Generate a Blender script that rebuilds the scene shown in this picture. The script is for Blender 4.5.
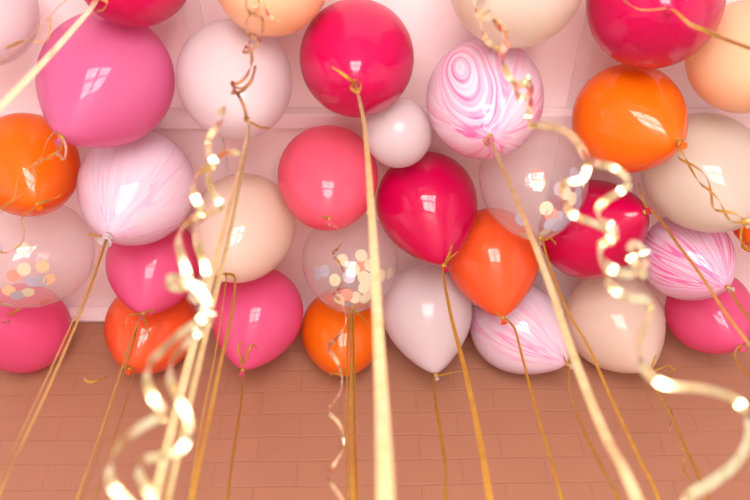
import bpy, bmesh, math, random
from mathutils import Vector, Matrix, Quaternion

for o in list(bpy.data.objects):
    bpy.data.objects.remove(o)
S = bpy.context.scene
COL = S.collection
PI = math.pi
random.seed(4)

# ------------------------------------------------------------------ camera, world, light, exposure
CAM_Z = 1.0                                   # lens height above the floor
PITCH = math.radians(45)
FOC = 770.0                                   # focal length in pixels of the 750 px frame
cd = bpy.data.cameras.new('camera')
cam = bpy.data.objects.new('camera', cd)
COL.objects.link(cam)
cam.location = (0, 0, CAM_Z)
cam.rotation_euler = (PI / 2 + PITCH, 0, 0)
cd.sensor_width = 36
cd.lens = FOC / 750 * 36
cd.clip_start = 0.02
cd.dof.use_dof = True
cd.dof.focus_distance = 2.02
cd.dof.aperture_fstop = 3.1
S.camera = cam

S.view_settings.view_transform = 'Standard'
S.view_settings.look = 'None'
S.view_settings.gamma = 1
S.view_settings.use_curve_mapping = False
S.view_settings.exposure = -0.16

w = bpy.data.worlds.new('overcast_sky')
S.world = w
w.use_nodes = True
bg = w.node_tree.nodes['Background']
bg.inputs[0].default_value = (0.95, 0.93, 0.95, 1)
bg.inputs[1].default_value = 1.65

def area_light(name, loc, target, sx, sy, power, color):
    l = bpy.data.lights.new(name, 'AREA')
    l.shape = 'RECTANGLE'; l.size = sx; l.size_y = sy
    l.energy = power; l.color = color
    o = bpy.data.objects.new(name, l)
    COL.objects.link(o)
    o.location = loc
    o.rotation_euler = (Vector(target) - Vector(loc)).to_track_quat('-Z', 'Y').to_euler()
    return o

WIN = (-0.75, 0.75, 0.04, 1.54)                # the window behind the photographer: x0 x1 z0 z1
WY = -0.95
area_light('window_daylight', (0, WY - 0.16, 0.79), (0, 0.5, 0.79), 1.5, 1.5, 215, (1.0, 0.965, 0.94))

# ------------------------------------------------------------------ materials
def mat(name):
    m = bpy.data.materials.new(name)
    m.use_nodes = True
    nt = m.node_tree
    nt.nodes.clear()
    out = nt.nodes.new('ShaderNodeOutputMaterial')
    return m, nt, nt.nodes.new, nt.links.new, out

def setp(n, **kw):
    for k, v in kw.items():
        n.inputs[k.replace('_', ' ')].default_value = v

def rgba(c):
    return (c[0], c[1], c[2], 1)

def simple(name, c, rough=0.6, metallic=0.0, noise=0.04, scale=8, bump=0.0):
    m, nt, N, Lk, out = mat(name)
    p = N('ShaderNodeBsdfPrincipled')
    p.inputs['Roughness'].default_value = rough
    p.inputs['Metallic'].default_value = metallic
    tc = N('ShaderNodeTexCoord'); no = N('ShaderNodeTexNoise')
    no.inputs['Scale'].default_value = scale
    no.inputs['Detail'].default_value = 4
    Lk(tc.outputs['Object'], no.inputs['Vector'])
    r = N('ShaderNodeValToRGB')
    r.color_ramp.elements[0].position = 0.3
    r.color_ramp.elements[1].position = 0.7
    r.color_ramp.elements[0].color = rgba([x * (1 - noise) for x in c])
    r.color_ramp.elements[1].color = rgba([min(1, x * (1 + noise)) for x in c])
    Lk(no.outputs['Fac'], r.inputs[0])
    Lk(r.outputs[0], p.inputs['Base Color'])
    if bump:
        b = N('ShaderNodeBump'); b.inputs['Strength'].default_value = bump
        b.inputs['Distance'].default_value = 0.01
        Lk(no.outputs['Fac'], b.inputs['Height']); Lk(b.outputs[0], p.inputs['Normal'])
    Lk(p.outputs[0], out.inputs[0])
    return m

def latex_shader(nt, N, Lk, out, color_socket, trans=0.3, rough=0.38):
    p = N('ShaderNodeBsdfPrincipled')
    p.inputs['Roughness'].default_value = rough
    p.inputs['Specular IOR Level'].default_value = 0.10
    p.inputs['Coat Weight'].default_value = 0.85
    p.inputs['Coat Roughness'].default_value = 0.018
    t = N('ShaderNodeBsdfTranslucent')
    mx = N('ShaderNodeMixShader')
    mx.inputs[0].default_value = trans
    Lk(color_socket, p.inputs['Base Color'])
    Lk(color_socket, t.inputs['Color'])
    Lk(p.outputs[0], mx.inputs[1]); Lk(t.outputs[0], mx.inputs[2])
    Lk(mx.outputs[0], out.inputs[0])

def latex(name, c, trans=0.3, rough=0.38):
    m, nt, N, Lk, out = mat(name)
    tc = N('ShaderNodeTexCoord'); no = N('ShaderNodeTexNoise')
    no.inputs['Scale'].default_value = 5
    Lk(tc.outputs['Object'], no.inputs['Vector'])
    r = N('ShaderNodeValToRGB')
    r.color_ramp.elements[0].color = rgba([x * 0.96 for x in c])
    r.color_ramp.elements[1].color = rgba([min(1, x * 1.03) for x in c])
    Lk(no.outputs['Fac'], r.inputs[0])
    latex_shader(nt, N, Lk, out, r.outputs[0], trans, rough)
    return m

def marble(name, seed, strength=1.0, swirl=None, pale=(0.82, 0.645, 0.74), pink=(0.80, 0.16, 0.42)):
    """Latex with meridian streaks running to the knot; swirl = (direction, radius) adds nested loops."""
    m, nt, N, Lk, out = mat(name)
    tc = N('ShaderNodeTexCoord')
    sep = N('ShaderNodeSeparateXYZ'); Lk(tc.outputs['Object'], sep.inputs[0])
    def math_(op, a, b=None, c=None):
        n = N('ShaderNodeMath'); n.operation = op
        for i, v in enumerate((a, b, c)):
            if v is None: continue
            if isinstance(v, (int, float)): n.inputs[i].default_value = v
            else: Lk(v, n.inputs[i])
        return n.outputs[0]
    r2 = math_('ADD', math_('MULTIPLY', sep.outputs[0], sep.outputs[0]), math_('MULTIPLY', sep.outputs[1], sep.outputs[1]))
    rr = math_('ADD', math_('SQRT', r2), 0.004)
    cx = math_('DIVIDE', sep.outputs[0], rr)
    cy = math_('DIVIDE', sep.outputs[1], rr)
    comb = N('ShaderNodeCombineXYZ')
    Lk(cx, comb.inputs[0]); Lk(cy, comb.inputs[1])
    Lk(math_('ADD', math_('MULTIPLY', sep.outputs[2], 0.9), seed * 3.7), comb.inputs[2])
    no = N('ShaderNodeTexNoise')
    no.inputs['Scale'].default_value = 2.1
    no.inputs['Detail'].default_value = 2.5
    no.inputs['Roughness'].default_value = 0.45
    no.inputs['Distortion'].default_value = 0.18
    Lk(comb.outputs[0], no.inputs['Vector'])
    field = no.outputs['Fac']
    if swirl:
        d, rad, gain = swirl
        sub = N('ShaderNodeVectorMath'); sub.operation = 'SUBTRACT'
        sub.inputs[1].default_value = d
        n2 = N('ShaderNodeTexNoise'); n2.inputs['Scale'].default_value = 9
        n2.inputs['Detail'].default_value = 1
        Lk(tc.outputs['Object'], n2.inputs['Vector'])
        Lk(tc.outputs['Object'], sub.inputs[0])
        # loops drawn out along the line to the knot
        p0 = Vector(d).normalized()
        mer = (Vector((0, 0, -1)) - p0 * -p0.z).normalized()
        dt = N('ShaderNodeVectorMath'); dt.operation = 'DOT_PRODUCT'
        dt.inputs[1].default_value = mer
        Lk(sub.outputs[0], dt.inputs[0])
        l0 = N('ShaderNodeVectorMath'); l0.operation = 'LENGTH'
        Lk(sub.outputs[0], l0.inputs[0])
        al = dt.outputs['Value']
        l2 = math_('MULTIPLY', l0.outputs['Value'], l0.outputs['Value'])
        a2 = math_('MULTIPLY', al, al)
        length = math_('SQRT', math_('ADD', math_('MULTIPLY', math_('SUBTRACT', l2, a2), 1.7), math_('MULTIPLY', a2, 0.38)))
        length = math_('SUBTRACT', length, math_('MULTIPLY', al, 0.14))
        dist = math_('ADD', length, math_('MULTIPLY', math_('SUBTRACT', n2.outputs['Fac'], 0.5), 0.02))
        mr = N('ShaderNodeMapRange'); mr.clamp = True
        mr.inputs['From Min'].default_value = rad * 0.6
        mr.inputs['From Max'].default_value = rad
        mr.inputs['To Min'].default_value = 1
        mr.inputs['To Max'].default_value = 0
        Lk(dist, mr.inputs['Value'])
        k = mr.outputs[0]
        loops = math_('MULTIPLY', dist, gain)
        field = math_('ADD', math_('MULTIPLY', field, math_('SUBTRACT', 1, k)), math_('MULTIPLY', loops, k))
    wv = math_('SINE', math_('MULTIPLY', field, 62.0))
    fine = math_('SINE', math_('MULTIPLY', field, 151.0))
    mixv = math_('ADD', math_('MULTIPLY', wv, 0.5), math_('MULTIPLY', fine, 0.32))
    # broad veins carry the strong pink
    broad = N('ShaderNodeTexNoise'); broad.inputs['Scale'].default_value = 1.3
    broad.inputs['Detail'].default_value = 1
    Lk(comb.outputs[0], broad.inputs['Vector'])
    amt = math_('MULTIPLY', math_('SUBTRACT', broad.outputs['Fac'], 0.28), 2.0 * strength)
    if swirl:
        amt = math_('ADD', amt, math_('MULTIPLY', k, 0.35))
    fac = math_('MULTIPLY', math_('ADD', mixv, 0.55), amt)
    # the colour gathers into the knot
    mk = N('ShaderNodeMapRange'); mk.clamp = True
    mk.inputs['From Min'].default_value = -0.172; mk.inputs['From Max'].default_value = -0.150
    mk.inputs['To Min'].default_value = 0.2; mk.inputs['To Max'].default_value = 0.0
    Lk(sep.outputs[2], mk.inputs['Value'])
    fac = math_('ADD', fac, math_('MULTIPLY', mk.outputs[0], strength))
    ramp = N('ShaderNodeValToRGB')
    e = ramp.color_ramp.elements
    e[0].position = 0.05; e[0].color = rgba(pale)
    e[1].position = 0.95; e[1].color = rgba(pink)
    Lk(fac, ramp.inputs[0])
    latex_shader(nt, N, Lk, out, ramp.outputs[0], 0.3, 0.35)
    return m

def clear_film(name):
    m, nt, N, Lk, out = mat(name)
    tr = N('ShaderNodeBsdfTransparent'); tr.inputs[0].default_value = (0.975, 0.965, 0.965, 1)
    gl = N('ShaderNodeBsdfGlossy'); gl.inputs['Roughness'].default_value = 0.04
    di = N('ShaderNodeBsdfTranslucent'); di.inputs[0].default_value = (0.95, 0.85, 0.85, 1)
    d2 = N('ShaderNodeBsdfDiffuse'); d2.inputs[0].default_value = (0.95, 0.85, 0.85, 1)
    fr = N('ShaderNodeFresnel')
    ge = N('ShaderNodeNewGeometry'); io = N('ShaderNodeMapRange')       # a thin film: the same reflection from either side
    io.inputs['To Min'].default_value = 1.42; io.inputs['To Max'].default_value = 1 / 1.42
    Lk(ge.outputs['Backfacing'], io.inputs['Value']); Lk(io.outputs[0], fr.inputs[0])
    tc = N('ShaderNodeTexCoord'); no = N('ShaderNodeTexNoise'); no.inputs['Scale'].default_value = 14
    Lk(tc.outputs['Object'], no.inputs['Vector'])
    b = N('ShaderNodeBump'); b.inputs['Strength'].default_value = 0.05; b.inputs['Distance'].default_value = 0.01
    Lk(no.outputs['Fac'], b.inputs['Height'])
    Lk(b.outputs[0], gl.inputs['Normal'])
    ms = N('ShaderNodeMixShader'); ms.inputs[0].default_value = 0.5
    Lk(d2.outputs[0], ms.inputs[1]); Lk(di.outputs[0], ms.inputs[2])
    m1 = N('ShaderNodeMixShader'); m1.inputs[0].default_value = 0.18
    Lk(tr.outputs[0], m1.inputs[1]); Lk(ms.outputs[0], m1.inputs[2])
    m2 = N('ShaderNodeMixShader')
    Lk(fr.outputs[0], m2.inputs[0]); Lk(m1.outputs[0], m2.inputs[1]); Lk(gl.outputs[0], m2.inputs[2])
    Lk(m2.outputs[0], out.inputs[0])
    return m

def gold_ribbon(name, c, rough, c2, metal, coat=0.7):
    m, nt, N, Lk, out = mat(name)
    p = N('ShaderNodeBsdfPrincipled')
    p.inputs['Metallic'].default_value = metal
    p.inputs['Coat Weight'].default_value = coat
    p.inputs['Coat Roughness'].default_value = 0.16
    p.inputs['Roughness'].default_value = rough
    tc = N('ShaderNodeTexCoord'); no = N('ShaderNodeTexNoise')
    no.inputs['Scale'].default_value = 60; no.inputs['Detail'].default_value = 2
    Lk(tc.outputs['Object'], no.inputs['Vector'])
    r = N('ShaderNodeValToRGB')
    r.color_ramp.elements[0].position = 0.35; r.color_ramp.elements[1].position = 0.65
    r.color_ramp.elements[0].color = rgba(c2); r.color_ramp.elements[1].color = rgba(c)
    Lk(no.outputs['Fac'], r.inputs[0]); Lk(r.outputs[0], p.inputs['Base Color'])
    Lk(p.outputs[0], out.inputs[0])
    return m

def painted_brick():
    m, nt, N, Lk, out = mat('painted_brick')
    tc = N('ShaderNodeTexCoord'); sp = N('ShaderNodeSeparateXYZ'); cb = N('ShaderNodeCombineXYZ')
    Lk(tc.outputs['Object'], sp.inputs[0])
    Lk(sp.outputs[0], cb.inputs[0]); Lk(sp.outputs[2], cb.inputs[1])
    mp = N('ShaderNodeMapping'); mp.inputs['Location'].default_value = (0.06, -2.325 + 0.0765 * 40 - 0.012, 0)
    mp.inputs['Rotation'].default_value = (0, 0, -0.0157)   # the courses run very slightly out of level
    Lk(cb.outputs[0], mp.inputs['Vector'])
    wob = N('ShaderNodeTexNoise'); wob.inputs['Scale'].default_value = 6
    Lk(tc.outputs['Object'], wob.inputs['Vector'])
    ad = N('ShaderNodeVectorMath'); ad.operation = 'MULTIPLY_ADD'
    ad.inputs[1].default_value = (0.016, 0.012, 0)
    Lk(wob.outputs['Color'], ad.inputs[0]); Lk(mp.outputs[0], ad.inputs[2])
    br = N('ShaderNodeTexBrick')
    br.offset = 0.5
    br.inputs['Scale'].default_value = 1
    br.inputs['Brick Width'].default_value = 0.228
    br.inputs['Row Height'].default_value = 0.0765
    br.inputs['Mortar Size'].default_value = 0.0045
    br.inputs['Mortar Smooth'].default_value = 0.85
    br.inputs['Color1'].default_value = (0.335, 0.140, 0.082, 1)
    br.inputs['Color2'].default_value = (0.325, 0.135, 0.079, 1)
    br.inputs['Mortar'].default_value = (0.310, 0.126, 0.072, 1)
    Lk(ad.outputs[0], br.inputs['Vector'])
    n2 = N('ShaderNodeTexNoise'); n2.inputs['Scale'].default_value = 22; n2.inputs['Detail'].default_value = 6
    Lk(tc.outputs['Object'], n2.inputs['Vector'])
    h1 = N('ShaderNodeMath'); h1.operation = 'MULTIPLY_ADD'
    h1.inputs[1].default_value = -1.0
    Lk(br.outputs['Fac'], h1.inputs[0])
    h0 = N('ShaderNodeMath'); h0.operation = 'MULTIPLY'; h0.inputs[1].default_value = 0.55
    Lk(n2.outputs['Fac'], h0.inputs[0]); Lk(h0.outputs[0], h1.inputs[2])
    b = N('ShaderNodeBump'); b.inputs['Strength'].default_value = 0.18; b.inputs['Distance'].default_value = 0.005
    Lk(h1.outputs[0], b.inputs['Height'])
    p = N('ShaderNodeBsdfPrincipled'); p.inputs['Roughness'].default_value = 0.55
    Lk(br.outputs['Color'], p.inputs['Base Color']); Lk(b.outputs[0], p.inputs['Normal'])
    Lk(p.outputs[0], out.inputs[0])
    return m

def plank_floor():
    m, nt, N, Lk, out = mat('whitewashed_planks')
    tc = N('ShaderNodeTexCoord')
    br = N('ShaderNodeTexBrick'); br.inputs['Scale'].default_value = 1
    br.inputs['Brick Width'].default_value = 1.4; br.inputs['Row Height'].default_value = 0.14
    br.inputs['Mortar Size'].default_value = 0.002
    br.inputs['Color1'].default_value = (0.80, 0.73, 0.67, 1)
    br.inputs['Color2'].default_value = (0.76, 0.68, 0.62, 1)
    br.inputs['Mortar'].default_value = (0.5, 0.43, 0.38, 1)
    Lk(tc.outputs['Object'], br.inputs['Vector'])
    p = N('ShaderNodeBsdfPrincipled'); p.inputs['Roughness'].default_value = 0.45
    Lk(br.outputs['Color'], p.inputs['Base Color']); Lk(p.outputs[0], out.inputs[0])
    return m

def glass():
    m, nt, N, Lk, out = mat('window_glass')
    tr = N('ShaderNodeBsdfTransparent'); tr.inputs[0].default_value = (0.97, 0.98, 0.97, 1)
    gl = N('ShaderNodeBsdfGlossy'); gl.inputs['Roughness'].default_value = 0.0
    mx = N('ShaderNodeMixShader'); mx.inputs[0].default_value = 0.05
    Lk(tr.outputs[0], mx.inputs[1]); Lk(gl.outputs[0], mx.inputs[2]); Lk(mx.outputs[0], out.inputs[0])
    return m

M = {
    'ceiling': simple('bounce_tinted_ceiling_paint', (0.90, 0.70, 0.72), 0.6, noise=0.02, scale=3),  # white ceiling, with pink bounce light mixed into its colour
    'trim': simple('bounce_tinted_trim_paint', (0.83, 0.66, 0.68), 0.45, noise=0.02, scale=3),  # white trim, the same pink bounce put into its colour
    'wall': simple('warm_white_wall_paint', (0.82, 0.74, 0.71), 0.7, noise=0.02, scale=3),
    'brick': painted_brick(), 'floor': plank_floor(), 'glass': glass(),
    'fuchsia': latex('fuchsia_latex', (0.60, 0.0, 0.082), 0.3),
    'crimson': latex('crimson_latex', (0.59, 0.0, 0.068), 0.3),
    'pink': latex('pink_latex', (0.76, 0.19, 0.41), 0.55),
    'hotpink': latex('hot_pink_latex', (0.87, 0.13, 0.32), 0.5),
    'coralpink': latex('coral_pink_latex', (0.88, 0.14, 0.235), 0.5),
    'orange': latex('orange_latex', (0.88, 0.16, 0.002), 0.33),
    'redorange': latex('red_orange_latex', (0.88, 0.11, 0.025), 0.33),
    'white': latex('pearl_white_latex', (0.78, 0.655, 0.685), 0.5),
    'cream': latex('cream_latex', (0.75, 0.645, 0.56), 0.5),
    'blush': latex('blush_cream_latex', (0.84, 0.66, 0.56), 0.5),
    'peach': latex('peach_latex', (0.87, 0.57, 0.36), 0.4),
    'marble_swirl': marble('swirled_pink_marble_latex', 1.0, 0.85, ((-0.060, -0.092, -0.060), 0.105, 5.4)),
    'marble_pale': marble('pale_pink_marble_latex', 2.3, 0.52, pale=(0.78, 0.60, 0.70)),
    'marble_mid': marble('soft_pink_marble_latex', 4.1, 0.7),
    'marble_strong': marble('streaky_pink_marble_latex', 6.6, 1.2, pale=(0.80, 0.58, 0.70)),
    'clear': clear_film('clear_film'),
    'gold': gold_ribbon('gold_ribbon', (0.46, 0.235, 0.022), 0.40, (0.38, 0.185, 0.015), 0.25, 0.3),
    'gold_curl': gold_ribbon('shiny_gold_ribbon', (0.78, 0.66, 0.42), 0.27, (0.66, 0.52, 0.26), 0.97),
    'gold_lit': gold_ribbon('window_lit_gold_satin', (0.70, 0.58, 0.35), 0.32, (0.62, 0.49, 0.26), 0.5),  # the gold ribbon, paled in colour to stand in for window reflection
    'gold_part_lit': gold_ribbon('part_lit_gold_satin', (0.58, 0.45, 0.23), 0.36, (0.50, 0.36, 0.15), 0.5),  # the gold ribbon, colour paled part way towards the window's cream reflection
    'gold_dark': gold_ribbon('dark_gold_ribbon', (0.42, 0.22, 0.05), 0.25, (0.30, 0.13, 0.03), 0.95),
    'c_cream': simple('cream_confetti_paper', (0.58, 0.49, 0.31), 0.6),
    'c_coral': simple('coral_confetti_paper', (0.76, 0.17, 0.10), 0.6),
    'c_lilac': simple('lilac_grey_confetti_paper', (0.35, 0.30, 0.38), 0.6),
    'c_peach': simple('peach_confetti_paper', (0.74, 0.42, 0.20), 0.6),
}

# ------------------------------------------------------------------ helpers
def link(name, me, m, parent=None, smooth=True):
    me.materials.append(m)
    if smooth:
        for p in me.polygons: p.use_smooth = True
    o = bpy.data.objects.new(name, me)
    COL.objects.link(o)
    if parent: o.parent = parent
    return o

def from_bm(bm, name, m, parent=None, smooth=False):
    bmesh.ops.recalc_face_normals(bm, faces=bm.faces)
    me = bpy.data.meshes.new(name); bm.to_mesh(me); bm.free()
    return link(name, me, m, parent, smooth)

def add_box(bm, x0, x1, y0, y1, z0, z1):
    v = [bm.verts.new(p) for p in ((x0,y0,z0),(x1,y0,z0),(x1,y1,z0),(x0,y1,z0),(x0,y0,z1),(x1,y0,z1),(x1,y1,z1),(x0,y1,z1))]
    for f in ((0,3,2,1),(4,5,6,7),(0,1,5,4),(1,2,6,5),(2,3,7,6),(3,0,4,7)):
        bm.faces.new([v[i] for i in f])

def boxes(name, m, bl, parent=None, bevel=0.0):
    bm = bmesh.new()
    for b in bl: add_box(bm, *b)
    if bevel:
        bmesh.ops.bevel(bm, geom=bm.edges[:], offset=bevel, segments=2, affect='EDGES')
    return from_bm(bm, name, m, parent)

def structure(o):
    o['kind'] = 'structure'
    return o

def tag(o, label, cat, group=None, kind=None):
    o['label'] = label; o['category'] = cat
    if group: o['group'] = group
    if kind: o['kind'] = kind
    return o

FW = Vector((0, math.cos(PITCH), math.sin(PITCH)))
UP = Vector((0, -math.sin(PITCH), math.cos(PITCH)))
def at(px, py, y):
    """The place in the room at depth y (metres in front of the lens) seen at that photo pixel."""
    d = Vector((1, 0, 0)) * (px - 375) + UP * (250 - py) + FW * FOC
    return Vector((0, 0, CAM_Z)) + d * (y / d.y)

# ------------------------------------------------------------------ the setting
CEIL = CAM_Z + 1.645
WALL = 1.925
SX, BY = 2.3, WY
structure(boxes('floor', M['floor'], [(-SX, SX, BY, WALL, -0.05, 0)]))
structure(boxes('ceiling', M['ceiling'], [(-SX, SX, BY, WALL, CEIL, CEIL + 0.08)]))
structure(boxes('wall_back', M['brick'], [(-SX, SX, WALL, WALL + 0.12, 0, CEIL)]))
# side walls; unseen openings, framed as windows, added to let in fill light
for side, sx, wn_ in (('left', -SX, 2), ('right', SX, 3)):
    a_, b_ = (sx - 0.12, sx) if sx < 0 else (sx, sx + 0.12)
    structure(boxes('wall_' + side, M['wall'], [(a_, b_, BY, WALL, 0, 0.25), (a_, b_, BY, WALL, 2.45, CEIL),
                                                (a_, b_, BY, BY + 0.2, 0.25, 2.45), (a_, b_, WALL - 0.25, WALL, 0.25, 2.45)]))
    wo = bpy.data.objects.new('window_%d' % wn_, None); COL.objects.link(wo); structure(wo)
    wo.location = ((a_ + b_) / 2, 0, 0.25)
    ya, yb = BY + 0.2, WALL - 0.25
    bars = [(-0.03, 0.03, ya, yb, 0, 0.05), (-0.03, 0.03, ya, yb, 2.15, 2.2)]
    for q in range(4):
        yy = ya + (yb - ya - 0.05) * q / 3
        bars.append((-0.03, 0.03, yy, yy + 0.05, 0.05, 2.15))
    structure(boxes('window_frame', M['trim'], bars, wo))
    structure(boxes('pane', M['glass'], [(-0.003, 0.003, ya + 0.05, yb - 0.05, 0.05, 2.15)], wo))
x0, x1, z0, z1 = WIN
structure(boxes('wall_front', M['wall'], [(-SX, x0, BY - 0.14, BY, 0, CEIL), (x1, SX, BY - 0.14, BY, 0, CEIL),
                                          (x0, x1, BY - 0.14, BY, 0, z0), (x0, x1, BY - 0.14, BY, z1, CEIL)]))
wn = bpy.data.objects.new('window_1', None); COL.objects.link(wn); wn.location = (0, BY, z0); structure(wn)
fr = []
t = 0.045
fr += [(x0, x0 + t, -0.10, -0.04, 0, z1 - z0), (x1 - t, x1, -0.10, -0.04, 0, z1 - z0)]
fr += [(x0, x1, -0.10, -0.04, 0, t), (x0, x1, -0.10, -0.04, z1 - z0 - t, z1 - z0)]
structure(boxes('window_frame', M['trim'], fr, wn))
structure(boxes('mullion', M['trim'], [(-0.03, 0.03, -0.095, -0.045, t, z1 - z0 - t)], wn))
structure(boxes('transom', M['trim'], [(x0 + t, x1 - t, -0.095, --0.045, 0.96, 1.01)], wn))
structure(boxes('pane', M['glass'], [(x0 + t, x1 - t, -0.072, -0.068, t, z1 - z0 - t)], wn))
structure(boxes('window_sill', M['trim'], [(x0 - 0.04, x1 + 0.04, -0.04, 0.05, -0.03, 0.0)], wn))
structure(boxes('baseboard_back', M['trim'], [(-SX, SX, WALL - 0.018, WALL, 0, 0.12)], bevel=0.004))
# the cornice along the brick, the cross batten and the panel battens on the ceiling
structure(boxes('trim_1', M['trim'], [(-SX, SX, WALL - 0.022, WALL, CAM_Z + 1.592, CEIL)], bevel=0.006))
structure(boxes('trim_2', M['trim'], [(-SX, SX, 1.131, 1.175, CAM_Z + 1.611, CEIL)], bevel=0.003))
for i, bx in enumerate((-1.345, -0.42, 0.505, 1.43)):
    structure(boxes('trim_%d' % (i + 3), M['trim'], [(bx - 0.02, bx + 0.02, BY, 1.131, CEIL - 0.009, CEIL),
                                                     (bx - 0.02, bx + 0.02, 1.175, WALL - 0.022, CEIL - 0.009, CEIL)]))

# ------------------------------------------------------------------ balloons
CAP = 1.02
# centre of the widest ring (x, y, z), its radius, direction towards the knot, length from there to the knot in radii
PLACE = {
1:(-0.816,0.784,2.489,0.1076,0.196,-0.026,-0.980,1.400),
2:(-0.475,0.689,2.484,0.1106,-0.214,-0.107,-0.971,1.402),
3:(-0.580,0.919,2.445,0.1405,-0.222,0.054,-0.974,1.421),
4:(-0.310,0.933,2.468,0.1260,0.274,-0.077,-0.959,1.396),
5:(-0.206,0.700,2.478,0.1162,-0.069,-0.161,-0.985,1.395),
6:(-0.039,0.884,2.471,0.1233,-0.004,-0.273,-0.962,1.388),
7:(0.0535,1.066,2.450,0.0785,0.100,0.900,0.300,1.250),
8:(0.245,0.979,2.460,0.1301,-0.050,-0.155,-0.987,1.388),
9:(0.284,0.701,2.461,0.1318,-0.468,-0.261,-0.844,1.407),
10:(0.566,0.748,2.462,0.1335,-0.194,-0.390,-0.900,1.393),
11:(0.573,1.025,2.448,0.1218,0.343,-0.274,-0.898,1.403),
12:(0.799,0.885,2.479,0.1169,-0.050,-0.140,-0.989,1.390),
13:(0.789,1.180,2.453,0.1365,0.217,-0.024,-0.976,1.365),
14:(-0.848,1.178,2.473,0.1233,0.447,-0.058,-0.893,1.399),
15:(-0.584,1.229,2.451,0.1392,-0.101,-0.098,-0.990,1.397),
16:(-0.340,1.371,2.463,0.1328,-0.136,-0.051,-0.989,1.385),
17:(-0.116,1.214,2.473,0.1232,0.058,-0.094,-0.994,1.399),
18:(-0.068,1.502,2.466,0.1303,0.053,-0.053,-0.997,1.358),
19:(0.131,1.299,2.469,0.1277,0.183,0.211,-0.960,1.452),
20:(0.386,1.200,2.455,0.1319,-0.032,0.175,-0.984,1.373),
21:(0.564,1.397,2.472,0.1306,0.369,-0.769,-0.522,1.602),
22:(-0.897,1.457,2.448,0.1405,-0.542,-0.192,-0.818,1.434),
23:(-1.042,1.779,2.451,0.1329,0.204,-0.812,-0.546,1.435),
24:(-0.608,1.520,2.472,0.1249,0.045,0.017,-0.999,1.421),
25:(-0.662,1.777,2.458,0.1341,-0.084,-0.203,-0.975,1.381),
26:(-0.339,1.697,2.442,0.1317,-0.108,0.083,-0.991,1.429),
27:(-0.095,1.786,2.453,0.1226,0.012,-0.149,-0.989,1.361),
28:(0.149,1.687,2.444,0.1295,0.091,0.246,-0.965,1.493),
29:(0.318,1.482,2.463,0.1254,0.063,0.232,-0.971,1.474),
30:(0.417,1.773,2.451,0.1331,0.616,-0.122,-0.778,1.454),
31:(0.699,1.742,2.451,0.1402,0.283,-0.070,-0.957,1.379),
32:(0.823,1.451,2.428,0.1147,0.285,-0.267,-0.921,1.385),
33:(0.982,1.729,2.476,0.1211,0.137,-0.248,-0.959,1.382),
34:(1.025,1.348,2.501,0.0959,-0.538,0.123,-0.834,1.444),
}

ROUND = {1, 2, 4, 5, 6, 7, 8, 9, 10, 12, 13, 16, 17, 18, 20, 22, 27}
def profile(L, n=90, blunt=0.45):
    """(radius, height) down a balloon of unit radius: a round top and flank running straight into the neck at -L."""
    h = math.asin(1 / L)
    pts = []
    for i in range(400):
        th = PI / 2 - (PI / 2 + h) * i / 400
        pts.append((math.cos(th), math.sin(th) * (CAP if th > 0 else 1)))
    for i in range(201):
        q = i / 200
        pts.append((math.cos(h) * (1 - q), -math.sin(h) + q * (math.sin(h) - L)))
    cum = [0]
    for a, b in zip(pts, pts[1:]): cum.append(cum[-1] + math.dist(a, b))
    out = []
    k = 0
    for i in range(n + 1):
        d = cum[-1] * i / n
        while k < len(pts) - 2 and cum[k + 1] < d: k += 1
        f = (d - cum[k]) / (cum[k + 1] - cum[k])
        out.append((pts[k][0] + (pts[k+1][0] - pts[k][0]) * f, pts[k][1] + (pts[k+1][1] - pts[k][1]) * f))
    m = 24                                       # soften where the round part meets the taper
    sm = []
    for i in range(n + 1):
        g = min(m, n - i)
        ws = [math.exp(-(q / (m * 0.55)) ** 2) for q in range(-g, g + 1)]
        at_ = lambda k: out[k] if k >= 0 else (-out[-k][0], out[-k][1])      # across the crown
        sm.append((sum(w_ * at_(i + q)[0] for w_, q in zip(ws, range(-g, g + 1))) / sum(ws),
                   sum(w_ * at_(i + q)[1] for w_, q in zip(ws, range(-g, g + 1))) / sum(ws)))
    lift = CAP / sm[0][1]
    sm = [(r, z * lift if z > 0 else z) for r, z in sm]
    mx = max(r for r, z in sm)
    out = []
    for r, z in sm:                              # part way towards a plain egg, so the neck end stays full
        r = r / mx
        if z < 0:
            e = math.sqrt(max(0, 1 - (z / L) ** 2))
            r = r + (e - r) * blunt
        out.append((r, z))
    return out

def body_mesh(a, L, tip_r, blunt):
    """A balloon body of widest radius a around z, tapering to the neck at -L*a."""
    bm = bmesh.new()
    seg = 72
    prof = profile(L, 90, blunt)
    rings = []
    for i, (r, z) in enumerate(prof[1:]):
        if z < 0: r = max(r, tip_r / a)
        rings.append([bm.verts.new((a * r * math.cos(2*PI*k/seg), a * r * math.sin(2*PI*k/seg), a * z)) for k in range(seg)])
    top = bm.verts.new((0, 0, a * prof[0][1]))
    for k in range(seg):
        bm.faces.new((top, rings[0][k], rings[0][(k+1) % seg]))
    for A, B in zip(rings, rings[1:]):
        for k in range(seg):
            bm.faces.new((A[k], B[k], B[(k+1) % seg], A[(k+1) % seg]))
    bm.faces.new(rings[-1])
    return bm

def lathe(prof, seg=20):
    bm = bmesh.new()
    rings = [[bm.verts.new((r * math.cos(2*PI*k/seg), r * math.sin(2*PI*k/seg), z)) for k in range(seg)] for r, z in prof]
    for A, B in zip(rings, rings[1:]):
        for k in range(seg):
            bm.faces.new((A[k], A[(k+1) % seg], B[(k+1) % seg], B[k]))
    bm.faces.new(rings[0][::-1]); bm.faces.new(rings[-1])
    return bm

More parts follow.
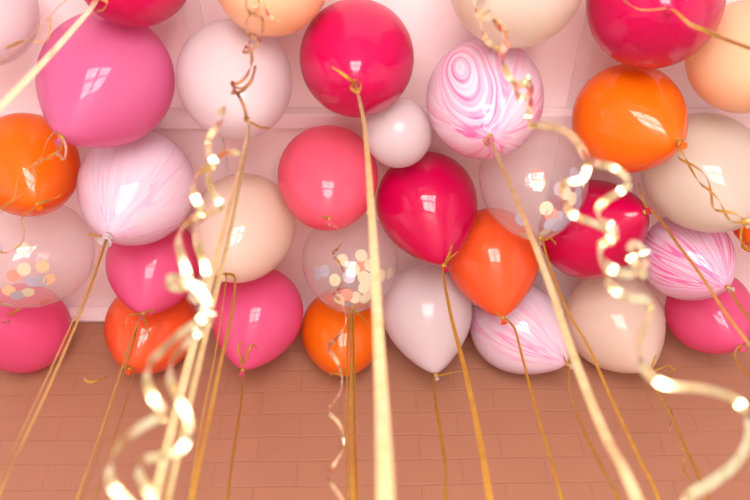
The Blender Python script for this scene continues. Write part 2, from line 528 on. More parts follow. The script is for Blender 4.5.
def spline(pts, n):
    """Catmull-Rom through the points."""
    P = [pts[0] * 2 - pts[1]] + list(pts) + [pts[-1] * 2 - pts[-2]]
    out = []
    m = len(pts) - 1
    for i in range(n + 1):
        s = i / n * m
        k = min(int(s), m - 1); t = s - k
        a, b, c, d = P[k:k+4]
        out.append(0.5 * ((2*b) + (c - a)*t + (2*a - 5*b + 4*c - d)*t*t + (3*b - a - 3*c + d)*t**3))
    return out

def strip_mesh(name, C, W, Nn, widths, th=0.00035):
    """A ribbon: points C, width directions W, face normals Nn."""
    bm = bmesh.new()
    rows = []
    for c, wv, nv, wd in zip(C, W, Nn, widths):
        row = [bm.verts.new(c + wv * (wd / 2 * a) + nv * (th * b)) for a, b in ((-1, 1), (1, 1), (1, -1), (-1, -1))]
        rows.append(row)
    for A, B in zip(rows, rows[1:]):
        for k in range(4):
            bm.faces.new((A[k], A[(k+1) % 4], B[(k+1) % 4], B[k]))
    bm.faces.new(rows[0][::-1]); bm.faces.new(rows[-1])
    bmesh.ops.recalc_face_normals(bm, faces=bm.faces)
    for A, B in zip(rows, rows[1:]):
        for k in range(4):
            bm.edges.get((A[k], B[k])).smooth = False
    me = bpy.data.meshes.new(name); bm.to_mesh(me); bm.free()
    return me

def tangents(C):
    T = []
    for i in range(len(C)):
        T.append((C[min(i+1, len(C)-1)] - C[max(i-1, 0)]).normalized())
    return T

def ribbon(pts, width, parent=None, twist=(0, 0.8), m='gold', n=None, name='ribbon', w_end=None, turn_by=1.0):
    """Flat ribbon along world points, turning slowly about its own length."""
    C = spline(pts, n or max(24, 10 * len(pts)))
    T = tangents(C)
    W, Nn = [], []
    for i, t_ in enumerate(T):
        nv = Vector((0, -0.8, -0.6)); nv = (nv - t_ * nv.dot(t_)).normalized()
        s = i / (len(T) - 1)
        s = min(1, s * turn_by); s = s * s * (3 - 2 * s)
        q = Quaternion(t_, twist[0] + (twist[1] - twist[0]) * s)
        nv = q @ nv
        Nn.append(nv); W.append(t_.cross(nv).normalized())
    we = w_end or width
    wd = [width + (we - width) * i / (len(C) - 1) for i in range(len(C))]
    if parent:
        inv = parent.matrix_world.inverted(); rot = inv.to_3x3()
        C = [inv @ c for c in C]; W = [rot @ v for v in W]; Nn = [rot @ v for v in Nn]
    return link(name, strip_mesh(name, C, W, Nn, wd), M[m], parent)

def curl(pts, radii, turns, width, parent=None, m='gold_curl', phase=0.0, per=26, name='ribbon', warp=0.0, tilt=0.5, hand=-1):
    """Ribbon curled like a spring around the line through the points (radii in metres)."""
    n = int(turns * per)
    A = spline(pts, n)
    T0 = tangents(A)
    C, R = [], []
    for i, (a, t_) in enumerate(zip(A, T0)):
        s = i / n
        k = s * (len(radii) - 1); j = min(int(k), len(radii) - 2)
        rad = radii[j] + (radii[j+1] - radii[j]) * (k - j)
        u = Vector((1, 0, 0)); u = (u - t_ * u.dot(t_)).normalized()
        v = t_.cross(u)
        f = phase + 2 * PI * turns * s + warp * math.sin(2 * PI * s * turns * 0.37 + 1)
        f *= hand
        rv = u * math.cos(f) + v * math.sin(f)
        C.append(a + rv * rad * (1 + 0.18 * math.sin(f * 0.31 + 2))); R.append(rv)
    T = tangents(C)
    W, Nn = [], []
    for t_, r_ in zip(T, R):
        nv = r_ + Vector((0, 0, -tilt))
        nv = (nv - t_ * nv.dot(t_)).normalized()
        Nn.append(nv); W.append(t_.cross(nv).normalized())
    if parent:
        inv = parent.matrix_world.inverted(); rot = inv.to_3x3()
        C = [inv @ c for c in C]; W = [rot @ v for v in W]; Nn = [rot @ v for v in Nn]
    return link(name, strip_mesh(name, C, W, Nn, [width] * len(C)), M[m], parent)

def coiled(path, y0, y1, width, parent, axis, m='gold_curl', name='strand', swing=0.013):
    """A ribbon wound round a slanting axis; path = (photo x, photo y, -1 near the lens .. 1 far side)."""
    n = len(path)
    pts = [at(px, py, y0 + (y1 - y0) * i / (n - 1) + f * swing) for i, (px, py, f) in enumerate(path)]
    C = spline(pts, 12 * n)
    T = tangents(C)
    ax = Vector(axis).normalized()
    lit = Vector((0, -0.865, -0.5))              # the flat side leans towards the window and the lens
    W = [(ax - t_ * ax.dot(t_)).normalized() for t_ in T]
    W = [v - lit * (0.8 * v.dot(lit)) for v in W]
    W = [(v - t_ * v.dot(t_)).normalized() for v, t_ in zip(W, T)]
    for _ in range(6):                           # ease the turns
        W = [(W[max(i-1, 0)] + W[i] * 2 + W[min(i+1, len(W)-1)]) for i in range(len(W))]
        W = [(v - t_ * v.dot(t_)).normalized() for v, t_ in zip(W, T)]
    Nn = [t_.cross(v).normalized() for t_, v in zip(T, W)]
    inv = parent.matrix_world.inverted(); rot = inv.to_3x3()
    C = [inv @ c for c in C]; W = [rot @ v for v in W]; Nn = [rot @ v for v in Nn]
    return link(name, strip_mesh(name, C, W, Nn, [width] * len(C)), M[m], parent)

BALLOON = {}
def balloon(k, m, label, group, knot_mat=None, name='balloon'):
    x, y, z, a, wx, wy, wz, L = PLACE[k]
    wv = Vector((wx, wy, wz)).normalized()
    tip = Vector((x, y, z)) + wv * (a * L)
    zz = -wv
    xx = Vector((0, 1, 0)).cross(zz).normalized()
    yy = zz.cross(xx)
    root = bpy.data.objects.new(name, None)
    COL.objects.link(root)
    root.empty_display_size = 0.03
    root.matrix_world = Matrix(((xx.x, yy.x, zz.x, tip.x), (xx.y, yy.y, zz.y, tip.y), (xx.z, yy.z, zz.z, tip.z), (0, 0, 0, 1)))
    tag(root, label, 'balloon', group)
    b = from_bm(body_mesh(a, L, 0.0042, 0.7 if k in ROUND else 0.42), 'body', M[m], root, True)
    b.location = (0, 0, a * L)
    kn = lathe([(0.0042, 0.003), (0.0040, -0.002), (0.0052, -0.005), (0.0062, -0.0075), (0.0050, -0.010), (0.0042, -0.012),
                (0.0060, -0.016), (0.0082, -0.0185), (0.0088, -0.0200), (0.0078, -0.0212), (0.004, -0.019)])
    ko = from_bm(kn, 'knot', M[knot_mat or m], root, True)
    if k == 15: ko.scale = (1.9, 1.9, 1.3)
    BALLOON[k] = (root, tip + wv * 0.008, Vector((x, y, z)), a)
    return root

def tie(k):
    """Gold ribbon wound twice around the neck."""
    root = BALLOON[k][0]
    bm = lathe([(0.0055, -0.001), (0.0066, -0.003), (0.0062, -0.0055), (0.0068, -0.0078), (0.0056, -0.0105)], 18)
    from_bm(bm, 'ribbon_tie', M['gold'], root, True)

def hang(k, path, y_end, width, twist=(0, 0.8), extend=0.45, m='gold', w_end=None):
    """A ribbon from balloon k's knot along photo points, drifting to depth y_end, then on down."""
    root, kp = BALLOON[k][0], BALLOON[k][1]
    y0 = kp.y
    ya, yb = path[0][1], path[-1][1]
    pts = [kp]
    for (px, py) in path:
        s = (py - ya) / (yb - ya) if yb != ya else 0
        pts.append(at(px, py, y0 - 0.012 + (y_end - y0) * max(0, min(1, s))))
    if extend:
        d = (pts[-1] - pts[-2]).normalized()
        pts.append(pts[-1] + (d + Vector((0, 0, -0.6))).normalized() * extend)
    return ribbon(pts, width * 1.15, root, (twist[0], twist[1] * 0.65), m, w_end=w_end and w_end * 1.2, turn_by=1.3)

def tail(k, path, dy, width=0.006, twist=(0.2, 1.4), m='gold'):
    """A loose end near the knot; dy are depth offsets from the knot, nearer the lens."""
    root, kp = BALLOON[k][0], BALLOON[k][1]
    pts = [at(px, py, kp.y - d) for (px, py), d in zip(path, dy)]
    return ribbon(pts, width, root, twist, m, n=14 * len(pts))

SET = [
 (1, 'white', 'pale white balloon cut off by the top left corner of the ceiling', 'white balloons'),
 (2, 'fuchsia', 'deep fuchsia balloon above the large pink balloon, at the top edge on the left', 'fuchsia balloons'),
 (3, 'pink', 'large mid pink balloon on the left, between fuchsia above and marbled below', 'pink balloons'),
 (4, 'white', 'large pearl white balloon below the peach balloon, behind the thin gold curls', 'white balloons'),
 (5, 'peach', 'peach balloon at the top edge, directly above the large pearl white balloon', 'peach balloons'),
 (6, 'fuchsia', 'fuchsia balloon with a wide straight gold ribbon hanging down the middle', 'fuchsia balloons'),
 (7, 'white', 'very small white balloon, the smallest of all, between fuchsia and crimson', 'white balloons'),
 (8, 'marble_swirl', 'pink and white marbled balloon with looping swirls, under the cream top balloon', 'marbled balloons'),
 (9, 'cream', 'large cream balloon cut by the top edge, above the swirled marbled balloon', 'cream balloons'),
 (10, 'fuchsia', 'large fuchsia balloon at the top right edge, above the orange balloon', 'fuchsia balloons'),
 (11, 'orange', 'bright orange balloon at upper right with a twisted gold ribbon at its side', 'orange balloons'),
 (12, 'peach', 'peach balloon cut by the right edge, beside the big fuchsia balloon', 'peach balloons'),
 (13, 'cream', 'large cream balloon at the right edge, below the peach balloon', 'cream balloons'),
 (14, 'orange', 'orange balloon at the left edge, under the large pink balloon', 'orange balloons'),
 (15, 'marble_pale', 'palest pink marbled balloon at left with a white knot and fine streaks', 'marbled balloons'),
 (16, 'blush', 'cream balloon behind two thin gold ribbons, left of the coral pink balloon', 'cream balloons'),
 (17, 'coralpink', 'round coral pink balloon above the middle clear confetti balloon', 'pink balloons'),
 (18, 'clear', 'clear balloon with confetti in the middle, under the coral pink balloon', 'clear confetti balloons'),
 (19, 'crimson', 'crimson balloon at the centre with a window reflection, above the low white balloon', 'fuchsia balloons'),
 (20, 'clear', 'clear balloon with grey, coral and cream confetti, under the swirled marbled balloon', 'clear confetti balloons'),
 (21, 'crimson', 'crimson balloon behind the bright gold curls, below the upper right orange balloon', 'fuchsia balloons'),
 (22, 'clear', 'large clear balloon with confetti at the left edge, below an orange balloon', 'clear confetti balloons'),
 (23, 'hotpink', 'pink balloon at the left edge, under the large clear confetti balloon', 'pink balloons'),
 (24, 'hotpink', 'hot pink balloon under the palest marbled balloon, over the red orange one', 'pink balloons'),
 (25, 'redorange', 'red orange balloon low on the left, partly hidden behind a hot pink balloon', 'orange balloons'),
 (26, 'hotpink', 'hot pink balloon hanging against the brick, below the cream balloon at left centre', 'pink balloons'),
 (27, 'orange', 'bright orange balloon against the brick, under the middle clear confetti balloon', 'orange balloons'),
 (28, 'white', 'pear shaped white balloon against the brick, directly below the central crimson balloon', 'white balloons'),
 (29, 'redorange', 'coral orange pear shaped balloon between the low white balloon and a marbled one', 'orange balloons'),
 (30, 'marble_mid', 'pale pink marbled balloon lowest of the marbled ones, under the coral orange balloon', 'marbled balloons'),
 (31, 'blush', 'cream white balloon low on the right, against the brick under a crimson balloon', 'cream balloons'),
 (32, 'marble_strong', 'strongly streaked pink marbled balloon at the right, under a large cream balloon', 'marbled balloons'),
 (33, 'hotpink', 'hot pink balloon low at the right edge, under the streaked marbled balloon', 'pink balloons'),
 (34, 'orange', 'sliver of an orange balloon at the right edge, behind the large cream balloon', 'orange balloons'),
]
for k, m, lab, grp in SET:
    balloon(k, m, lab, grp, {15: 'white', 8: 'pink', 32: 'cream', 30: 'cream'}.get(k))
bpy.context.view_layer.update()
for k in PLACE:
    if k not in (1, 12): tie(k)

# ------------------------------------------------------------------ straight ribbons and loose ends (parts of their balloons)
hang(2, [(88, 12), (50, 55), (0, 108), (-70, 185)], 0.56, 0.011, (0.1, -0.2), 0.5, m='gold_lit')
hang(2, [(70, -2), (46, 20), (22, 45), (-6, 66), (-60, 110)], 0.64, 0.006, (0.6, 1.2), 0.4)
tail(2, [(100, -2), (107, 2), (104, 9), (97, 12)], (0.01, 0.02, 0.03, 0.02))
tail(2, [(50, 18), (48, 40), (38, 42), (24, 41), (6, 48)], (0.03, 0.05, 0.06, 0.05, 0.07), 0.005)
tail(3, [(62, 137), (55, 132), (47, 142), (42, 156), (34, 167), (33, 176)], (0.0, 0.02, 0.03, 0.04, 0.05, 0.05), 0.005)
hang(3, [(60, 150), (50, 156), (34, 168), (36, 180), (20, 196), (0, 209), (-40, 240)], 0.95, 0.0045, (0.3, 2.2), 0.4)
hang(3, [(52, 158), (40, 160), (20, 176), (16, 190), (14, 198), (0, 213), (-40, 246)], 0.98, 0.0045, (1.0, 2.2), 0.4)
tail(3, [(62, 137), (66, 148), (64, 160), (58, 152), (57, 156)], (0.0, 0.03, 0.04, 0.05, 0.04), 0.006, m='gold_curl')
tail(4, [(247, 121), (252, 123), (260, 127), (269, 128)], (0.0, 0.02, 0.04, 0.05), 0.006)
hang(4, [(247, 128), (244, 150), (221, 240), (188, 366), (153, 505)], 0.78, 0.006, (0.9, 0.0), 0.4, m='gold_part_lit', w_end=0.0100)
hang(4, [(249, 130), (246, 152), (228, 240), (198, 366), (166, 505)], 0.80, 0.0055, (1.1, 0.1), 0.4, m='gold_part_lit', w_end=0.0085)
hang(6, [(357, 90), (365, 130), (372, 220), (380, 366), (386, 510)], 0.60, 0.0045, (1.1, -0.05), 0.4, m='gold_part_lit', w_end=0.0135)
tail(6, [(355, 83), (348, 78), (340, 72), (332, 67)], (0.005, 0.025, 0.035, 0.045), 0.008, (0.1, 0.9))
tail(6, [(355, 83), (351, 88), (358, 92), (361, 84), (356, 80)], (0.0, 0.02, 0.03, 0.03, 0.01), 0.006)
hang(8, [(492, 143), (520, 208), (548, 280), (575, 360), (605, 435), (642, 512)], 0.68, 0.006, (1.1, -0.1), 0.4, w_end=0.0110, m='gold_part_lit')
tail(8, [(490, 138), (485, 138), (485, 143), (488, 146)], (0.0, 0.02, 0.03, 0.02), 0.006)
tail(10, [(668, 8), (650, 10), (638, 9), (626, 2), (622, -4)], (0.0, 0.05, 0.06, 0.06, 0.05), 0.005)
hang(10, [(676, 12), (690, 24), (704, 30), (722, 38), (752, 49), (800, 66)], 0.55, 0.006, (0.2, 3.0), 0.3)
tail(13, [(745, 222), (742, 228), (741, 240), (746, 248)], (0.0, 0.02, 0.03, 0.03), 0.005)
tail(14, [(38, 204), (46, 201), (53, 199), (61, 195)], (0.0, 0.03, 0.04, 0.045), 0.006, (0.2, 2.4))
hang(14, [(30, 211), (21, 220), (24, 230), (22, 242), (8, 252), (-30, 262)], 1.05, 0.006, (0.2, 1.5), 0.4)
tail(15, [(107, 236), (101, 236), (95, 235), (88, 234)], (0.0, 0.02, 0.03, 0.03), 0.007, (0.6, 0.9))
hang(15, [(106, 242), (86, 300), (52, 380), (22, 445), (-8, 512)], 0.88, 0.008, (0.5, 0.5), 0.4)
hang(15, [(104, 242), (82, 300), (46, 380), (14, 448), (-16, 512)], 0.90, 0.006, (0.8, 0.7), 0.4)
hang(16, [(228, 274), (235, 279), (232, 312), (220, 366), (210, 415), (190, 508)], 1.0, 0.008, (1.1, 0.2), 0.4)
hang(16, [(226, 280), (216, 350), (203, 415), (188, 508)], 1.02, 0.005, (0.9, 0.5), 0.4)
tail(16, [(224, 275), (216, 276), (209, 281)], (0.0, 0.02, 0.03), 0.005)
curl([BALLOON[17][1], at(337, 236, 1.14), at(337, 262, 1.13), at(340, 300, 1.12), at(336, 345, 1.10), at(334, 390, 1.08), at(336, 440, 1.06), at(337, 512, 1.04), at(338, 570, 1.02)],
     [0.004, 0.010, 0.012, 0.013, 0.011, 0.013, 0.015, 0.014, 0.012], 6.5, 0.0065, BALLOON[17][0], 'gold_curl', 1.0, 30, warp=0.5)
tail(17, [(329, 220), (325, 217), (320, 217), (316, 220)], (0.0, 0.02, 0.03, 0.03), 0.006)
hang(18, [(350, 312), (351, 366), (351, 430), (353, 508)], 1.08, 0.007, (1.0, 0.6), 0.4)
hang(18, [(353, 312), (354, 366), (355, 430), (357, 508)], 1.10, 0.0055, (0.6, 0.9), 0.4)
hang(18, [(349, 314), (347, 380), (346, 440), (348, 508)], 1.14, 0.004, (1.0, 0.6), 0.4)
tail(18, [(352, 308), (358, 314), (364, 319), (372, 330)], (0.0, 0.03, 0.04, 0.05), 0.005)
tail(19, [(444, 266), (447, 259), (450, 252), (452, 245)], (0.0, 0.03, 0.05, 0.06), 0.006, (0.2, 0.9))
tail(19, [(444, 266), (450, 258), (455, 254), (458, 251)], (0.0, 0.03, 0.045, 0.055), 0.005)
hang(19, [(443, 272), (451, 316), (464, 366), (478, 430), (491, 508)], 1.05, 0.0055, (1.0, 0.2), 0.4, w_end=0.009)
tail(20, [(540, 239), (545, 240), (550, 238), (556, 244)], (0.0, 0.02, 0.03, 0.04), 0.005)
hang(20, [(543, 243), (551, 270), (568, 312), (588, 346), (612, 400), (640, 460), (664, 512)], 1.02, 0.0045, (0.8, 1.2), 0.4)
tail(21, [(646, 207), (643, 199), (640, 190), (638, 182)], (0.0, 0.02, 0.03, 0.035), 0.007, (0.2, 1.0))
hang(21, [(650, 210), (664, 224), (676, 242), (700, 274), (725, 312), (752, 348), (800, 412)], 0.82, 0.0050, (1.0, 0.6), 0.4)
tail(23, [(8, 316), (16, 311), (22, 308), (29, 306)], (0.0, 0.03, 0.04, 0.05), 0.006, (0.2, 1.6))
hang(23, [(4, 322), (-14, 330), (-40, 350)], 1.4, 0.006, (0.3, 1.0), 0.4)
tail(24, [(143, 314), (136, 314), (128, 316), (126, 322), (127, 327)], (0.0, 0.02, 0.03, 0.03, 0.02), 0.005)
tail(24, [(143, 314), (149, 310), (153, 311), (150, 315), (145, 315)], (0.0, 0.02, 0.03, 0.03, 0.01), 0.005)
tail(24, [(143, 315), (146, 325), (149, 334), (146, 341), (140, 343)], (0.0, 0.02, 0.03, 0.03, 0.03), 0.006)
hang(24, [(140, 319), (130, 344), (118, 380), (98, 440), (74, 508)], 1.2, 0.006, (0.6, 0.2), 0.4)
hang(24, [(139, 319), (133, 344), (122, 380), (103, 440), (80, 508)], 1.22, 0.005, (0.3, 0.8), 0.4)
tail(25, [(131, 367), (126, 366), (119, 370), (112, 374), (104, 378), (96, 381), (89, 382), (84, 379)], (0.0, 0.02, 0.03, 0.035, 0.04, 0.05, 0.05, 0.05), 0.007, (0.2, 3.2))
hang(25, [(134, 370), (128, 395), (112, 445), (92, 508)], 1.4, 0.007, (1.0, 0.5), 0.4)
tail(26, [(243, 369), (240, 358), (238, 346), (242, 343), (243, 352), (243, 364)], (0.0, 0.04, 0.07, 0.075, 0.06, 0.02), 0.005)
tail(26, [(243, 368), (248, 352), (252, 345), (257, 347), (261, 353)], (0.0, 0.06, 0.075, 0.075, 0.07), 0.006)
hang(26, [(243, 376), (240, 410), (233, 455), (226, 508)], 1.35, 0.0085, (0.9, 0.6), 0.4)
tail(27, [(342, 375), (334, 373), (329, 376), (328, 384)], (0.0, 0.02, 0.03, 0.03), 0.005)
tail(28, [(437, 376), (446, 374), (455, 372), (464, 371)], (0.0, 0.02, 0.03, 0.03), 0.005)
hang(28, [(434, 382), (435, 400), (440, 430), (446, 470), (446, 508)], 1.4, 0.007, (1.1, 0.7), 0.4)
tail(29, [(503, 318), (498, 314), (492, 311)], (0.0, 0.02, 0.03), 0.006)
hang(29, [(507, 320), (515, 330), (522, 356), (534, 402), (548, 450), (564, 508)], 1.2, 0.005, (0.8, 0.4), 0.4)
tail(30, [(567, 364), (564, 357), (563, 348)], (0.0, 0.02, 0.03), 0.006)
hang(30, [(569, 370), (570, 392), (576, 412), (588, 440), (604, 472), (622, 508)], 1.4, 0.0055, (0.9, 0.4), 0.4)
tail(31, [(650, 371), (654, 360), (658, 349), (661, 338)], (0.0, 0.02, 0.03, 0.04), 0.006, (0.2, 1.0))
tail(31, [(652, 372), (664, 367), (670, 366), (675, 371), (668, 372), (664, 369)], (0.0, 0.02, 0.03, 0.03, 0.02, 0.02), 0.005)
hang(31, [(652, 376), (656, 390), (666, 406), (680, 436), (692, 462), (704, 488), (714, 512)], 1.3, 0.0065, (0.5, 1.4), 0.4)
tail(31, [(664, 402), (671, 412), (671, 424), (669, 432)], (0.06, 0.08, 0.09, 0.09), 0.006, (0.2, 2.0), 'gold_curl')
tail(31, [(688, 452), (680, 448), (673, 442)], (0.14, 0.16, 0.17), 0.005)
tail(31, [(687, 452), (683, 462), (684, 470), (690, 480)], (0.14, 0.17, 0.18, 0.18), 0.005)
hang(32, [(731, 291), (738, 304), (752, 322), (790, 370)], 1.2, 0.006, (0.6, 0.4), 0.4)
tail(33, [(740, 346), (735, 352), (737, 362), (745, 372), (756, 382)], (0.0, 0.02, 0.04, 0.05, 0.06), 0.006)
tail(34, [(744, 238), (742, 246), (747, 250), (753, 247)], (0.0, 0.02, 0.03, 0.03), 0.005)
# the orange balloon's two strands wind round each other
P11 = [BALLOON[11][1], at(682, 158, 1.0), at(697, 174, 0.99), at(708, 190, 0.98), at(718, 207, 0.97), at(735, 219, 0.96), at(760, 226, 0.95), at(800, 240, 0.94)]
curl(P11, [0.002, 0.006, 0.010, 0.007, 0.011, 0.007, 0.009], 2.7, 0.0048, BALLOON[11][0], 'gold', 0.0, 34, warp=0.8)
curl(P11, [0.002, 0.007, 0.007, 0.010, 0.007, 0.009, 0.007], 2.7, 0.0044, BALLOON[11][0], 'gold', PI, 34, warp=0.5)
tail(11, [(679, 143), (676, 141), (679, 139), (684, 142)], (0.0, 0.02, 0.025, 0.02), 0.005)

# ------------------------------------------------------------------ free hanging curled ribbons
thin_coil = bpy.data.objects.new('curled_ribbon', None)
COL.objects.link(thin_coil)
thin_coil.empty_display_size = 0.03
thin_coil.location = at(255, -8, 0.66)
tag(thin_coil, 'thin dark gold curled ribbon hanging in front of the pearl white balloon', 'ribbon', 'curled gold ribbons')
bpy.context.view_layer.update()
coiled([(250, -10, 0), (246, 4, -0.6), (249, 11, -1), (256, 16, -0.4), (262, 18, 0.5), (263, 29, 1), (259, 42, 0.5), (250, 51, -0.3), (244, 52, -1), (245, 47, -0.4), (250, 49, 0.3), (252, 58, 0.6), (250, 69, 0), (244, 79, -0.6),
        (236, 84, -1), (231, 82, -0.4), (234, 87, 0.4), (245, 87, 1), (253, 76, 0.7), (255, 66, 0.2), (252, 80, -0.2), (242, 91, -0.6), (232, 93, -1), (234, 90, 0), (240, 98, 0.6), (245, 110, 0.4), (247, 122, 0)],
       0.64, 0.70, 0.0055, thin_coil, (0.05, 0, 1), 'gold_dark', swing=0.016)
coiled([(265, -8, 0), (265, 6, -0.4), (268, 14, -0.8), (274, 19, -1), (280, 21, -0.6)], 0.64, 0.63, 0.0055, thin_coil, (0.05, -0.5, 0.86), 'gold_curl', swing=0.016)
coiled([(259, 17, 0.6), (252, 13, 0.2), (247, 20, -0.5), (247, 31, -1), (251, 38, -0.6), (258, 38, 0.3), (255, 35, 0.8), (250, 40, 0.3), (250, 50, -0.2)], 0.645, 0.65, 0.0045, thin_coil, (0.05, 0, 1), 'gold_dark', swing=0.016)
coil = bpy.data.objects.new('curled_ribbon', None)
COL.objects.link(coil)
coil.empty_display_size = 0.03
coil.location = at(222, 108, 0.64)
tag(coil, 'bright blurred gold ribbon spiralling down in front of the left pink and red orange balloons', 'ribbon', 'curled gold ribbons')
bpy.context.view_layer.update()
coiled([(218, 113, 1), (224, 109, 0.5), (223, 119, -0.6), (217, 127, -1), (210, 136, -0.6), (208, 146, 0), (210, 155, 0), (215, 163, 0.6), (212, 167, 1), (205, 169, 0.6), (198, 174, -0.2),
        (193, 184, -1), (194, 194, -0.8), (199, 205, 0), (203, 212, 0.8), (197, 217, 1), (188, 222, 0.4), (180, 230, -0.6), (178, 240, -1), (181, 254, -0.7), (186, 270, 0), (189, 281, 0.8), (182, 288, 1),
        (170, 286, 0.4), (167, 279, -0.6), (178, 278, -1), (192, 284, -0.8), (204, 296, -0.2), (207, 310, 0.4), (198, 322, 1), (180, 334, 0.4), (164, 349, -0.4), (149, 364, -1), (147, 380, -1), (153, 398, -0.5),
        (163, 411, 0.4), (164, 416, 1), (153, 420, 0.8), (137, 430, 0.2), (120, 446, -0.5), (109, 466, -1), (113, 486, -0.8), (126, 502, 0), (140, 516, 0.8)],
       0.64, 0.58, 0.0090, coil, (0.15, -0.5, 0.86))
coiled([(240, 154, 1), (230, 152, 0.4), (219, 156, -0.4), (211, 166, -1), (209, 178, -0.8), (212, 190, -0.3), (219, 202, 0.3), (222, 208, 1), (213, 212, 0.8), (202, 218, 0.2), (196, 230, -0.7), (197, 244, -1),
        (203, 260, -0.6), (206, 276, 0.3), (200, 287, 1), (190, 292, 0.8), (193, 298, 0), (205, 302, -0.7), (211, 312, -1), (207, 324, -0.3), (195, 335, 0.4), (182, 348, 0.2), (171, 362, -0.6), (170, 378, -1), (178, 398, -0.7),
        (187, 416, 0), (189, 434, 0.6), (180, 450, 1), (162, 456, 0.8), (146, 459, 0.3), (137, 466, -0.4), (142, 480, -0.8), (152, 500, -0.3), (158, 520, 0.3)],
       0.66, 0.60, 0.0085, coil, (0.15, -0.5, 0.86))
long_coil = bpy.data.objects.new('curled_ribbon', None)
COL.objects.link(long_coil)
long_coil.empty_display_size = 0.03
long_coil.location = at(484, -12, 0.64)
tag(long_coil, 'bright gold curled ribbon hanging across the swirled marbled and right crimson balloons', 'ribbon', 'curled gold ribbons')
bpy.context.view_layer.update()
coiled([(478, -12, 0), (474, -2, -0.4), (475, 8, -0.8), (480, 17, -0.6), (487, 18, 0.2), (489, 13, 1), (484, 11, 0.6), (481, 19, -0.3), (482, 31, -0.8), (487, 41, -0.6), (495, 46, -0.2), (503, 50, 0.4), (508, 43, 1),
        (506, 33, 0.8), (499, 23, 0.4), (494, 22, 0.8), (502, 30, 0.2), (505, 42, -0.4), (502, 52, -0.8), (502, 62, -1), (507, 73, -0.6), (514, 82, 0), (521, 85, 0.6), (528, 79, 1), (532, 84, 0.6), (530, 94, -0.3), (522, 98, -1),
        (515, 92, -0.6), (518, 84, 0.2), (526, 84, 0.5), (531, 95, 0.2), (530, 108, -0.6), (528, 118, -0.3), (530, 125, 0.5), (540, 126, 0), (553, 127, -0.5), (567, 132, -0.9), (578, 143, -1), (585, 156, -0.6), (587, 169, 0),
        (582, 179, 0.7), (572, 182, 1), (563, 184, 0.8), (560, 192, -0.4), (564, 205, -1), (574, 215, -1), (588, 221, -0.5), (600, 226, 0.3), (611, 233, 0.8), (612, 241, 1), (603, 244, 0.4), (600, 254, -0.4), (604, 273, -1),
        (615, 290, -1), (631, 298, -0.5), (645, 300, 0.3), (650, 309, 1), (645, 326, 0.4), (639, 343, -0.3), (639, 358, -0.5), (648, 373, -0.5), (666, 385, -0.6), (704, 389, -0.3), (738, 402, 0.6), (749, 432, 1), (738, 460, 0.8),
        (712, 482, -0.2), (692, 494, -0.8), (686, 508, -0.6), (706, 524, 0.2), (736, 545, 0.8)],
       0.62, 0.64, 0.0100, long_coil, (-0.12, -0.5, 0.86), swing=0.013)
coiled([(582, 150, 0.5), (589, 159, 0), (598, 164, -0.6), (612, 167, -1), (624, 175, -0.6), (629, 184, 0), (619, 192, 0.8), (605, 201, 0.8), (597, 211, 0), (601, 222, -0.7), (612, 226, -1), (618, 234, 0), (608, 240, 1),
        (600, 247, 0.3), (603, 261, -0.8), (614, 270, -1), (628, 274, -0.5), (640, 270, 0.4), (646, 261, 1), (642, 249, 0.6), (634, 244, -0.3), (629, 252, -1), (636, 264, -0.6), (646, 278, 0.3)],
       0.60, 0.60, 0.0100, long_coil, (-0.12, -0.5, 0.86), swing=0.013)

# ------------------------------------------------------------------ confetti inside the clear balloons
def disc_mesh(r, th=0.0004, seg=24):
    bm = bmesh.new()
    top = [bm.verts.new((r * math.cos(2*PI*k/seg), r * math.sin(2*PI*k/seg), th)) for k in range(seg)]
    bot = [bm.verts.new((v.co.x, v.co.y, -th)) for v in top]
    bm.faces.new(top); bm.faces.new(bot[::-1])
    for k in range(seg):
        bm.faces.new((bot[k], bot[(k+1) % seg], top[(k+1) % seg], top[k]))
    me = bpy.data.meshes.new('confetti_disc'); bm.to_mesh(me); bm.free()
    return me

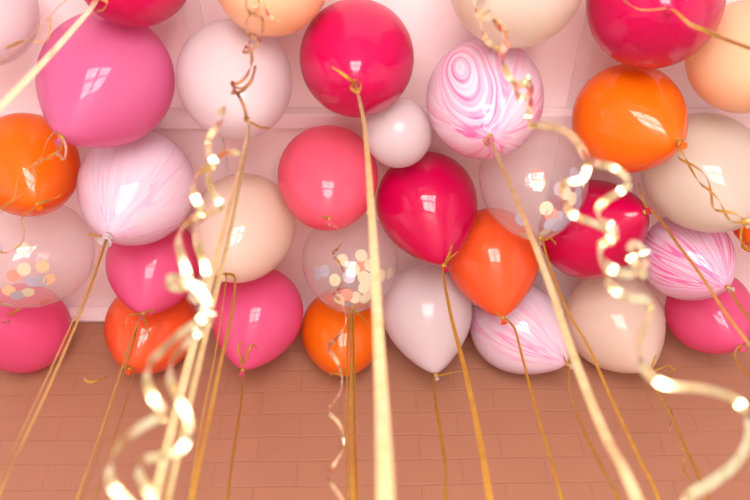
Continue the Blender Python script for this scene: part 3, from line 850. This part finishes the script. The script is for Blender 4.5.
def confetti(k, where, colours, lean, spread, count, seed):
    """Paper discs lying against the inside of balloon k, pooled around the direction lean (world)."""
    rng = random.Random(seed)
    root, kp, c, a = BALLOON[k]
    R3 = root.matrix_world.to_3x3()
    prof = profile(PLACE[k][7], 90, 0.7)
    meshes = {}
    placed = []
    lean = Vector(lean).normalized()
    for i in range(count):
        for _ in range(60):
            v = Vector((rng.gauss(0, 1), rng.gauss(0, 1), rng.gauss(0, 1))).normalized()
            d = (lean + v * spread * rng.random() ** 0.6).normalized()
            if all((d - q).length > 0.10 for q in placed): break
        placed.append(d)
        l = R3.inverted() @ d                        # in the balloon's own axes
        ang = math.atan2(math.hypot(l.x, l.y), l.z)
        q = min(range(2, len(prof) - 3), key=lambda q: abs(math.atan2(prof[q][0], prof[q][1]) - ang))
        rad = math.hypot(*prof[q]) * a
        tr, tz = prof[q + 2][0] - prof[q - 2][0], prof[q + 2][1] - prof[q - 2][1]
        rh = Vector((l.x, l.y, 0)).normalized()
        nl = (rh * (-tz) + Vector((0, 0, tr))).normalized()
        nw = (R3 @ nl + Vector((rng.uniform(-.05, .05), rng.uniform(-.05, .05), rng.uniform(-.05, .05)))).normalized()
        dist = rad - 0.0050 - 0.0009 * (i % 5)
        col = colours[i % len(colours)]
        if col not in meshes:
            meshes[col] = disc_mesh(0.0162); meshes[col].materials.append(M['c_' + col])
        o = bpy.data.objects.new('confetti_disc', meshes[col])
        COL.objects.link(o)
        o.location = c + d * dist
        o.rotation_euler = nw.to_track_quat('Z', 'Y').to_euler()
        nm = {'lilac': 'lilac grey'}.get(col, col)
        tag(o, '%s paper confetti disc inside the clear balloon %s' % (nm, where), 'confetti', '%s confetti discs in the clear balloon %s' % (nm, where))

confetti(18, 'in the middle', ['cream', 'cream', 'coral', 'cream', 'lilac'], (0.10, -0.16, -1), 0.78, 26, 3)
confetti(20, 'under the swirled marbled one', ['lilac', 'cream', 'lilac', 'coral', 'cream', 'lilac'], (0.36, -0.12, -1), 0.72, 24, 8)
confetti(22, 'at the left edge', ['cream', 'coral', 'cream', 'lilac', 'peach'], (-0.10, -0.22, -1), 0.72, 24, 5)
